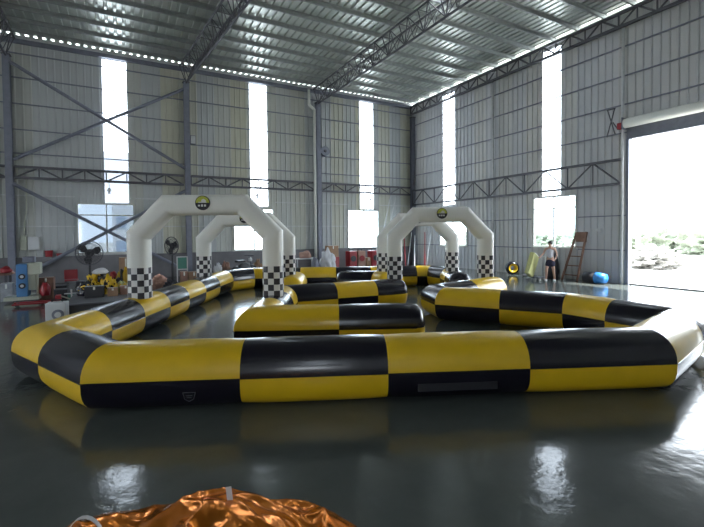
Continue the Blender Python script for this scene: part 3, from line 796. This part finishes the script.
# black platform
t = thing('low_platform', 'long low platform draped in black behind the left barrier', 'platform', (-.3, 13.7, 0))
bm = B(); box(bm, (0, 0, .13), (2.0, 2.6, .26), bev=.02); obj('platform_skirt', bm, M['dark'], t)
bm = B(); box(bm, (0, 0, .275), (2.06, 2.66, .03)); obj('platform_top', bm, M['dark_steel'], t)
zt = .29
carton('storage_bin', (-.76, 13.6, zt), (.46, .4, .3), M['dark'], 'black storage bin on the low black platform')
carton('cardboard_box', (-.32, 13.6, zt), (.26, .3, .22), M['cardboard'], 'small tan box right of the black bin on the platform')
carton('cardboard_box', (-.0, 13.8, zt), (.3, .3, .24), M['pink_card'], 'pinkish brown box beside the checkered leg of the nearest arch')
pile_m = [M['yellow'], M['black'], M['cream'], M['lime']]
k_ = 0
for (x, y, z, sx, sy, sz, mi, l) in (
        (-.98, 14.1, zt, .22, .2, .36, 1, 'crumpled black vinyl at the left end of the fabric heap'),
        (-.82, 14.3, zt, .2, .2, .55, 0, 'crumpled yellow vinyl at the left of the fabric heap'),
        (-.6, 14.35, zt, .22, .2, .6, 1, 'crumpled black vinyl in the middle of the fabric heap'),
        (-.42, 14.1, zt, .2, .16, .48, 0, 'crumpled yellow vinyl in the middle of the fabric heap'),
        (-.24, 14.35, zt, .2, .2, .4, 1, 'crumpled black vinyl right of the middle of the heap'),
        (-.1, 14.15, zt, .16, .14, .3, 3, 'crumpled lime vinyl at the right end of the heap')):
    bm = B(); lump(bm, (0, 0, 0), (sx, sy, sz), .55, k_, 4, 5); o = obj('vinyl_heap', bm, pile_m[mi], smooth=True); o.location = (x, y, z); tag(o, l, 'vinyl sheet', 'folded vinyl heap'); k_ += 1
    # contrasting folds
    bm = B(); 
    for i in range(7):
        a_ = random.uniform(0, 2 * PI); path(bm, [(math.cos(a_) * sx * .9, -abs(math.sin(a_)) * sy * .8, sz * random.uniform(.2, .7)), (math.cos(a_ + .6) * sx * .6, -abs(math.sin(a_ + .6)) * sy * .9, sz * random.uniform(.4, .95)), (math.cos(a_ + 1.3) * sx * .7, -sy * .8, sz * random.uniform(.2, .7))], .022, 6)
    obj('folded_edge', bm, pile_m[1 - mi if mi < 2 else 0], o)
bm = B(); lump(bm, (0, 0, 0), (.2, .17, .16), .2, 21); o = obj('white_bag', bm, M['sack'], smooth=True); o.location = (-.64, 14.3, .87); tag(o, 'white bag on top of the yellow and black heap', 'bag')
bm = B(); lump(bm, (0, 0, 0), (.15, .14, .62), .25, 22); o = obj('red_bag', bm, M['red'], smooth=True); o.location = (-.32, 14.72, zt); tag(o, 'bright red bag between the heap and the yellow inflatable', 'bag')
t = thing('folded_inflatable', 'yellow and black folded inflatable beside the nearest arch leg', 'inflatable', (-.05, 14.6, zt), -.2)
for i in range(4):
    bm = B(); lump(bm, (-.12 + i * .09, .0, 0), (.085, .17, .62 + .06 * i), .2, 30 + i, 3); obj('folded_panel', bm, M['yellow'] if i % 2 == 0 or i == 3 else M['black'], t, True)
carton('cardboard_box', (.02, 17.0, 0), (.42, .4, 1.2), M['cardboard'], 'tall tan carton under the right half of the left window')
# white loudspeaker like box on the floor
t = thing('blower_box', 'white box with a round grey opening on the floor behind the left corner', 'air blower', (-1.42, 11.9, 0), -.1)
bm = B(); box(bm, (0, 0, .23), (.4, .34, .42), bev=.015); obj('box_body', bm, M['white'], t)
bm = B(); tube(bm, (.05, -.18, .17), (.05, -.2, .17), .12, n=24); rg = obj('round_port', bm, M['steel'], t)
bm = B(); tube(bm, (.05, -.2, .17), (.05, -.215, .17), .065, n=20); obj('port_centre', bm, M['white'], rg)
bm = B(); path(bm, [(-.1, 0, .45), (-.1, 0, .49), (.1, 0, .49), (.1, 0, .45)], .015); obj('handle', bm, M['dark'], t)

# left-centre clutter seen through the arch
bm = B(); lump(bm, (0, 0, 0), (.25, .25, .5), .5, 41, 4, 5); o = obj('cloth_heap', bm, M['pink_card'], smooth=True); o.location = (1.1, 17.0, 0); tag(o, 'reddish brown cloth heap right of the nearest arch left leg', 'cloth')
bm = B(); lump(bm, (0, 0, 0), (.22, .22, .34), .5, 42, 4, 5); o = obj('cloth_heap', bm, M['cloth_dark'], smooth=True); o.location = (1.45, 16.5, 0); tag(o, 'dark cloth heap on the floor below the right pedestal fan', 'cloth')
carton('cardboard_box', (1.98, 17.2, 0), (.26, .3, .58), M['pink_card'], 'narrow reddish box left of the wide tan box below the green board')
carton('cardboard_box', (2.33, 17.2, 0), (.4, .35, .55), M['cardboard'], 'wide tan box left of the far left arch leg')
t = thing('notice_board', 'green board in a white frame leaning behind the tan boxes', 'board', (2.02, 18.0, .0))
bm = B(); box(bm, (0, 0, .85), (.34, .03, .46)); obj('green_panel', bm, M['green'], t)
bm = B()
for c_, s_ in (((0, 0, 1.1), (.42, .05, .04)), ((0, 0, .6), (.42, .05, .04)), ((-.19, 0, .55), (.04, .05, 1.1)), ((.19, 0, .55), (.04, .05, 1.1))): box(bm, c_, s_)
obj('white_frame', bm, M['white'], t)
mix = [('cloth_dark', (3.1, 19.0), (.24, .25, .75), 'dark bundle left of the black motorbike'), ('sack', (3.58, 18.9), (.17, .18, .7), 'pale bag in the row of goods left of the black motorbike'), ('pink_card', (4.0, 19.2), (.19, .2, .72), 'reddish bundle just left of the black motorbike'),
       ('cardboard', (5.55, 19.5), (.2, .2, .72), 'tan bundle right of the black motorbike'), ('sack', (6.1, 19.4), (.22, .22, .5), 'pale bag low beside the right leg of the nearest arch')]
for i, (m, p, s, l) in enumerate(mix):
    bm = B(); lump(bm, (0, 0, 0), s, .45, 60 + i, 4, 5); o = obj('goods_bundle', bm, M[m], smooth=True); o.location = (*p, 0); tag(o, l, 'bundle', 'bundles under the second window')
t = thing('motorbike', 'small black motorbike parked below the second window', 'motorbike', (4.75, 18.9, 0), .5)
for x in (-.5, .5):
    bm = B()
    for i in range(20):
        a0, a1 = 2 * PI * i / 20, 2 * PI * (i + 1) / 20
        tube(bm, (x + .25 * math.cos(a0), 0, .28 + .25 * math.sin(a0)), (x + .25 * math.cos(a1), 0, .28 + .25 * math.sin(a1)), .045, n=6)
    tube(bm, (x, -.04, .28), (x, .04, .28), .07, n=12); obj('wheel', bm, M['dark'], t)
bm = B(); lump(bm, (0, 0, .3), (.38, .13, .4), .25, 70); obj('engine_body', bm, M['dark'], t, True)
bm = B(); box(bm, (-.25, 0, .78), (.5, .2, .1), bev=.04); obj('seat', bm, M['dark'], t)
bm = B(); tube(bm, (.5, 0, .28), (.3, 0, .98), .03); tube(bm, (.3, -.3, 1.02), (.3, .3, 1.02), .02); obj('handlebar', bm, M['dark_steel'], t)
bm = B(); lump(bm, (.36, 0, .74), (.08, .1, .18), .1, 71); obj('headlamp', bm, M['white'], t, True)
# table with parcels by the downpipe
t = thing('trestle_table', 'white topped table standing left of the cream downpipe', 'table', (8.15, 20.0, 0))
bm = B(); box(bm, (0, 0, .7), (1.15, .6, .05)); obj('table_top', bm, M['white'], t)
for x in (-.5, .5):
    for y in (-.24, .24):
        bm = B(); box(bm, (x, y, .34), (.045, .045, .675)); obj('leg', bm, M['light_steel'], t)
bm = B(); lump(bm, (0, 0, 0), (.28, .2, .38), .4, 80); o = obj('parcel', bm, M['pink_card'], smooth=True); o.location = (8.15, 19.95, .725); tag(o, 'brown parcel lying on the white topped table', 'parcel')
# sack and boxes between the downpipe and third window
bm = B(); lump(bm, (0, 0, 0), (.36, .3, 1.12), .4, 83, 4, 4); o = obj('white_sack', bm, M['sack'], smooth=True); o.location = (8.95, 18.9, 0); tag(o, 'tall white sack standing right of the third column', 'sack')
bm = B(); lump(bm, (0, 0, 0), (.2, .2, .8), .3, 84, 3, 4); o = obj('grey_sack', bm, M['steel'], smooth=True); o.location = (8.3, 19.0, 0); tag(o, 'dark grey sack left of the tall white sack', 'sack')
carton('cardboard_box', (9.85, 20.1, .0), (.5, .4, .72), M['red'], 'dark red box below the tan carton right of the third column', cat='box')
carton('cardboard_box', (9.75, 20.1, .725), (.62, .4, .6), M['cardboard'], 'tan cardboard carton on top of the dark red box')
# red blowers under third window
for i, (x, m, w_, l) in enumerate(((10.88, 'red', .48, 'dark red air blower at the left under the third window'), (11.42, 'pink_card', .5, 'faded pink air blower between two red ones'), (12.32, 'red', .55, 'dark red air blower at the right under the third window'))):
    t = thing('air_blower', l, 'air blower', (x, 20.0, 0), 0, 'red air blowers')
    bm = B(); box(bm, (0, 0, .52), (w_, .5, .98), bev=.05); obj('blower_housing', bm, M[m], t)
    bm = B(); tube(bm, (0, -.25, .6), (0, -.29, .6), .16, n=20); obj('intake_ring', bm, M['dark' if i != 1 else 'red'], t)
    bm = B(); path(bm, [(-.12, 0, 1.0), (-.12, 0, 1.08), (.12, 0, 1.08), (.12, 0, 1.0)], .02); obj('handle', bm, M['dark'], t)
    bm = B(); box(bm, (0, 0, .015), (w_ * .9, .45, .03)); obj('foot', bm, M['dark'], t)
carton('cardboard_box', (11.92, 20.0, 0), (.28, .35, .62), M['cardboard'], 'tan box squeezed between the pink and the right red blower')
# poles leaning in the far corner
for i, (p0, p1, m, l) in enumerate((((15.0, 20.4, 0), (15.75, 21.0, 2.0), 'light_steel', 'first pale pole leaning in the far corner'), ((14.55, 20.0, 0), (15.3, 21.2, 2.1), 'red', 'red pole leaning near the far corner'),
        ((14.9, 19.6, 0), (15.7, 20.6, 1.8), 'white', 'white pole leaning in the middle of the corner poles'), ((15.5, 19.4, 0), (16.0, 20.0, 2.0), 'red', 'red pole leaning nearest the right wall'), ((15.3, 19.0, 0), (15.95, 19.4, 1.9), 'light_steel', 'pale pole leaning at the right of the corner poles'),
        ((12.9, 20.6, 0), (14.3, 21.2, 4.2), 'light_steel', 'long pale pole leaning against the back wall left of the far corner'), ((13.2, 20.6, 0), (14.7, 21.2, 4.2), 'light_steel', 'long pale pole leaning second from the far corner'))):
    bm = B(); v = Vector(p0); tube(bm, (0, 0, 0), Vector(p1) - v, .03, n=8); o = obj('leaning_pole', bm, M[m]); o.location = p0; tag(o, l, 'pole', 'leaning poles')
bm = B(); lump(bm, (0, 0, 0), (.4, .35, .55), .4, 90); o = obj('red_bundle', bm, M['red'], smooth=True); o.location = (13.7, 19.8, 0); tag(o, 'low dark red bundle behind the far right arch', 'bundle')

# ============================================================ right side
# yellow ring
t = thing('inflatable_ring', 'small yellow and black ring standing by the right wall', 'ring', (15.7, 13.25, 0), .95)
bm = B(); NR2 = 24
vv = []
for i in range(NR2):
    a_ = 2 * PI * i / NR2; row = []
    for j in range(12):
        b_ = 2 * PI * j / 12; rr = .2 + .11 * math.cos(b_)
        row.append(bm.verts.new((.17 * math.sin(b_), rr * math.cos(a_), .31 + rr * math.sin(a_))))
    vv.append(row)
for i in range(NR2):
    for j in range(12):
        f_ = bm.faces.new((vv[i][j], vv[(i + 1) % NR2][j], vv[(i + 1) % NR2][(j + 1) % 12], vv[i][(j + 1) % 12])); f_.material_index = 1 if (j < 2 or j >= 9) else 0
bmesh.ops.recalc_face_normals(bm, faces=bm.faces)
obj('ring_tube', bm, [M['yellow'], M['black']], t, True)
# lime board on a hand trolley
t = thing('hand_trolley', 'small hand trolley with white wheels beside the person', 'trolley', (14.75, 11.15, 0), .2)
bm = B(); box(bm, (0, 0, .12), (.5, .35, .04)); obj('trolley_deck', bm, M['dark_steel'], t)
for x in (-.2, .2):
    for y in (-.15, .15):
        bm = B(); tube(bm, (x, y - .02, .05), (x, y + .02, .05), .05, n=14); obj('wheel', bm, M['white'], t)
bm = B(); path(bm, [(.24, -.15, .12), (.3, -.15, .95), (.3, .15, .95), (.24, .15, .12)], .015); obj('trolley_handle', bm, M['light_steel'], t)
t = thing('lime_board', 'tilted pale lime foam block on the hand trolley left of the person', 'foam block', (14.6, 11.35, .15))
rot = Matrix.Rotation(math.radians(24), 3, 'Y') @ Matrix.Rotation(.3, 3, 'Z')
bm = B(); box(bm, (0, 0, .47), (.58, .2, .92), bev=.03, rot=rot); obj('foam_body', bm, M['lime'], t)
bm = B(); box(bm, (.2, 0, .87), (.5, .18, .05), bev=.01, rot=rot); obj('foam_cap', bm, M['pvc'], t)
# dark bag and stand behind person
t = thing('black_bag', 'tall black bag standing behind the person', 'bag', (15.7, 11.2, 0))
bm = B(); lump(bm, (0, 0, 0), (.28, .25, 1.25), .25, 95, 4); obj('bag_body', bm, M['cloth_dark'], t, True)
bm = B(); path(bm, [(-.1, -.1, 1.15), (-.06, -.1, 1.35), (.06, -.1, 1.35), (.1, -.1, 1.15)], .015); obj('bag_strap', bm, M['white'], t)
# wooden step ladder
t = thing('step_ladder', 'brown wooden step ladder leaning against the right wall', 'ladder', (15.75, 10.25, 0), 0)
for y in (-.26, .26):
    bm = B(); path(bm, [(-.1, y * 1.25 + .16, 0), (.3, y * .8 - .1, 1.95)], .048, 6); obj('stile', bm, M['wood'], t)
for i in range(5):
    f = (i + .6) / 5.2; yc = .16 - .26 * f; w_ = .26 * (1.25 - .45 * f)
    bm = B(); box(bm, (-.1 + .4 * f, yc, 1.95 * f), (.1, 2 * w_, .035)); obj('rung', bm, M['wood'], t)
bm = B(); box(bm, (.27, -.1, 1.75), (.05, .42, .4)); obj('top_plate', bm, M['wood'], t)
# blue and dark roll
t = thing('rolled_inflatable', 'rolled dark inflatable in a blue wrap on the floor by the ladder', 'roll', (15.55, 9.3, 0), 0)
bm = B(); tube(bm, (0, .4, .22), (0, -.05, .22), .2, .22, n=20); obj('dark_roll', bm, M['cloth_dark'], t, True)
bm = B(); tube(bm, (0, -.05, .225), (0, -.4, .22), .225, .17, n=20); obj('blue_wrap', bm, M['blue_tarp'], t, True)
bm = B(); tube(bm, (0, .405, .22), (0, .41, .22), .1, n=16); obj('roll_core', bm, M['wood'], t)
bm = B(); lump(bm, (0, 0, 0), (.2, .15, .1), .3, 97); o = obj('debris_pile', bm, M['cloth_dark']); o.location = (15.6, 12.4, 0); tag(o, 'small dark cloth scrap on the floor right of the yellow ring', 'cloth')

# ------------------------------------------------------------ the person
per = thing('person', 'person in a white vest and navy shorts pulling the trolley', 'person', (14.9, 10.72, 0), math.radians(112))
def skin_chain(name, joints, edges, m, parent, root=0, sub=2):
    me = bpy.data.meshes.new(name); me.materials.append(m)
    bm = B(); lay = bm.verts.layers.skin.verify(); vs = []
    for i, j in enumerate(joints):
        v = bm.verts.new(j[0]); r_ = j[1]; v[lay].radius = r_ if isinstance(r_, tuple) else (r_, r_); v[lay].use_root = (i == root); vs.append(v)
    for a_, b_ in edges: bm.edges.new((vs[a_], vs[b_]))
    bm.to_mesh(me); bm.free()
    o = bpy.data.objects.new(name, me); COL.objects.link(o); o.parent = parent
    md = o.modifiers.new('skin', 'SKIN'); md.use_smooth_shade = True
    s_ = o.modifiers.new('sub', 'SUBSURF'); s_.levels = sub; s_.render_levels = sub
    return o
# local frame: x = left/right of the body, y = forward, 1.60 m tall
J = [((0, 0, .86), (.13, .10)), ((0, .0, 1.05), (.105, .08)), ((0, .01, 1.25), (.14, .095)), ((0, .0, 1.36), (.06, .05)), ((0, .02, 1.42), (.05, .05)), ((0, .03, 1.50), (.075, .085)), ((0, .025, 1.57), (.06, .07)),
     ((.08, .0, .80), .085), ((.12, .08, .45), .06), ((.15, .02, .09), .038), ((.15, .13, .035), .03),
     ((-.08, .0, .80), .085), ((-.12, .0, .45), .06), ((-.14, -.08, .10), .038), ((-.15, .02, .035), .03),
     ((.16, .0, 1.32), .05), ((.24, .06, 1.10), .038), ((.31, .24, .98), .03), ((.33, .31, .96), .024),
     ((-.16, .0, 1.32), .05), ((-.25, .02, 1.08), .038), ((-.24, .18, .92), .03), ((-.22, .26, .88), .024)]
E_ = [(0, 1), (1, 2), (2, 3), (3, 4), (4, 5), (5, 6), (0, 7), (7, 8), (8, 9), (9, 10), (0, 11), (11, 12), (12, 13), (13, 14), (2, 15), (15, 16), (16, 17), (17, 18), (2, 19), (19, 20), (20, 21), (21, 22)]
body = skin_chain('body', J, E_, M['skin'], per)
skin_chain('vest', [((0, 0, .87), (.14, .11)), ((0, 0, 1.05), (.118, .095)), ((0, .01, 1.22), (.155, .11)), ((0, 0, 1.34), (.10, .075))], [(0, 1), (1, 2), (2, 3)], M['shirt'], per)
skin_chain('shorts', [((0, 0, .9), (.145, .115)), ((0, 0, .82), (.14, .12)), ((.09, .02, .66), .105), ((.1, .04, .56), .095), ((-.09, 0, .66), .105), ((-.1, -.01, .56), .095)], [(0, 1), (1, 2), (2, 3), (1, 4), (4, 5)], M['shorts'], per)
bm = B(); lump(bm, (0, .0, 1.47), (.085, .10, .16), .1, 3, 3); obj('hair', bm, M['hair'], per, True)
bm = B(); lump(bm, (0, -.1, 1.42), (.03, .03, .12), .1, 4, 2); obj('ponytail', bm, M['hair'], per, True)
for sg in (-1, 1):
    bm = B(); q = bmesh.ops.create_uvsphere(bm, u_segments=8, v_segments=6, radius=.01); bmesh.ops.translate(bm, vec=(sg * .03, .112, 1.5), verts=q['verts']); obj('eye', bm, M['dark'], per)
bm = B(); tube(bm, (0, .105, 1.5), (0, .13, 1.475), .008, .013, n=8); obj('nose', bm, M['skin'], per)
bm = B(); box(bm, (0, .108, 1.45), (.04, .01, .008)); obj('mouth', bm, M['red'], per)
for hx, hy, hz in ((.33, .31, .96), (-.22, .26, .88)):
    for i in range(4):
        bx_ = -.022 + i * .015; L_ = (.052, .062, .058, .046)[i]
        skin_chain('finger', [((hx + bx_, hy, hz), .009), ((hx + bx_, hy + L_ * .6, hz - .005), .008), ((hx + bx_, hy + L_ * .8, hz - .035), .007)], [(0, 1), (1, 2)], M['skin'], body, 0, 1)
    sg = -1 if hx > 0 else 1
    skin_chain('thumb', [((hx + sg * .02, hy - .01, hz), .01), ((hx + sg * .045, hy + .02, hz - .01), .008), ((hx + sg * .04, hy + .04, hz - .025), .007)], [(0, 1), (1, 2)], M['skin'], body, 0, 1)
for x, y in ((.15, .07), (-.15, -.03)):
    bm = B(); lump(bm, (x, y, 0), (.05, .13, .07), .05, 2, 3); obj('shoe', bm, M['white'], per, True)

# ============================================================ foreground foil bundle
from mathutils import noise
t = thing('foil_bundle', 'crumpled copper coloured foil fabric bundle at the bottom edge', 'foil fabric', ST(-.86, 2.4), ANG)
bm = B(); NX, NY = 150, 90; LX, LY = 1.12, .62; grid = []
for j in range(NY + 1):
    row = []
    for i in range(NX + 1):
        u, v = i / NX * 2 - 1, j / NY * 2 - 1
        rr = math.sqrt((abs(u) ** 2.4 + abs(v) ** 2.4)) ; prof = max(0, 1 - rr ** 2.6)
        x, y = u * LX, v * LY
        p = Vector((x * 2.0, y * 3.2, 0))
        hgt = .19 + .10 * math.exp(-((x - .25) / .42) ** 2) + .055 * math.exp(-((x + .72) / .17) ** 2)
        z = hgt * prof ** .5
        rid = 0; am = .055; fr = .8
        for o_ in range(4):
            q = Vector((p.x * fr * .75 + .5 * noise.noise(p * 1.2), p.y * fr * .55 + p.x * fr * .7, o_ * 3.1)); rid += am * (1 - abs(noise.noise(q)) * 2.6); am *= .42; fr *= 2.0
        z += (rid - .03) * min(1, prof * 2.2)
        row.append(bm.verts.new((x, y, max(z, .003))))
    grid.append(row)
for j in range(NY):
    for i in range(NX):
        q4 = (grid[j][i], grid[j][i + 1], grid[j + 1][i + 1], grid[j + 1][i])
        if max(v.co.z for v in q4) > .0035: bm.faces.new(q4)
bmesh.ops.delete(bm, geom=[v for v in bm.verts if not v.link_faces], context='VERTS')
obj('foil_sheet', bm, M['foil'], t, True)
bm = B(); box(bm, (.17, .3, .31), (.035, .006, .09), rot=Matrix.Rotation(-.1, 3, 'Y')); obj('white_tag', bm, M['sack'], t)
def ribbon(pts, w_, nm):
    bm = B(); pr = None
    for p in pts:
        p = Vector(p); c = (bm.verts.new(p + Vector((0, -w_, .0))), bm.verts.new(p + Vector((0, w_, .0))), bm.verts.new(p + Vector((0, w_, -.006))), bm.verts.new(p + Vector((0, -w_, -.006))))
        if pr:
            for a_ in range(4): bm.faces.new((pr[a_], pr[(a_ + 1) % 4], c[(a_ + 1) % 4], c[a_]))
        pr = c
    obj(nm, bm, M['sack'], t)
ribbon([(-.64 + .12 * math.cos(a_), .12, .12 + .2 * math.sin(a_)) for a_ in [PI * i / 12 * .95 for i in range(13)]], .012, 'white_strap')
ribbon([(-.5, -.1, .25), (-.3, -.1, .275), (-.1, -.1, .295), (.05, -.1, .305)], .02, 'white_band')
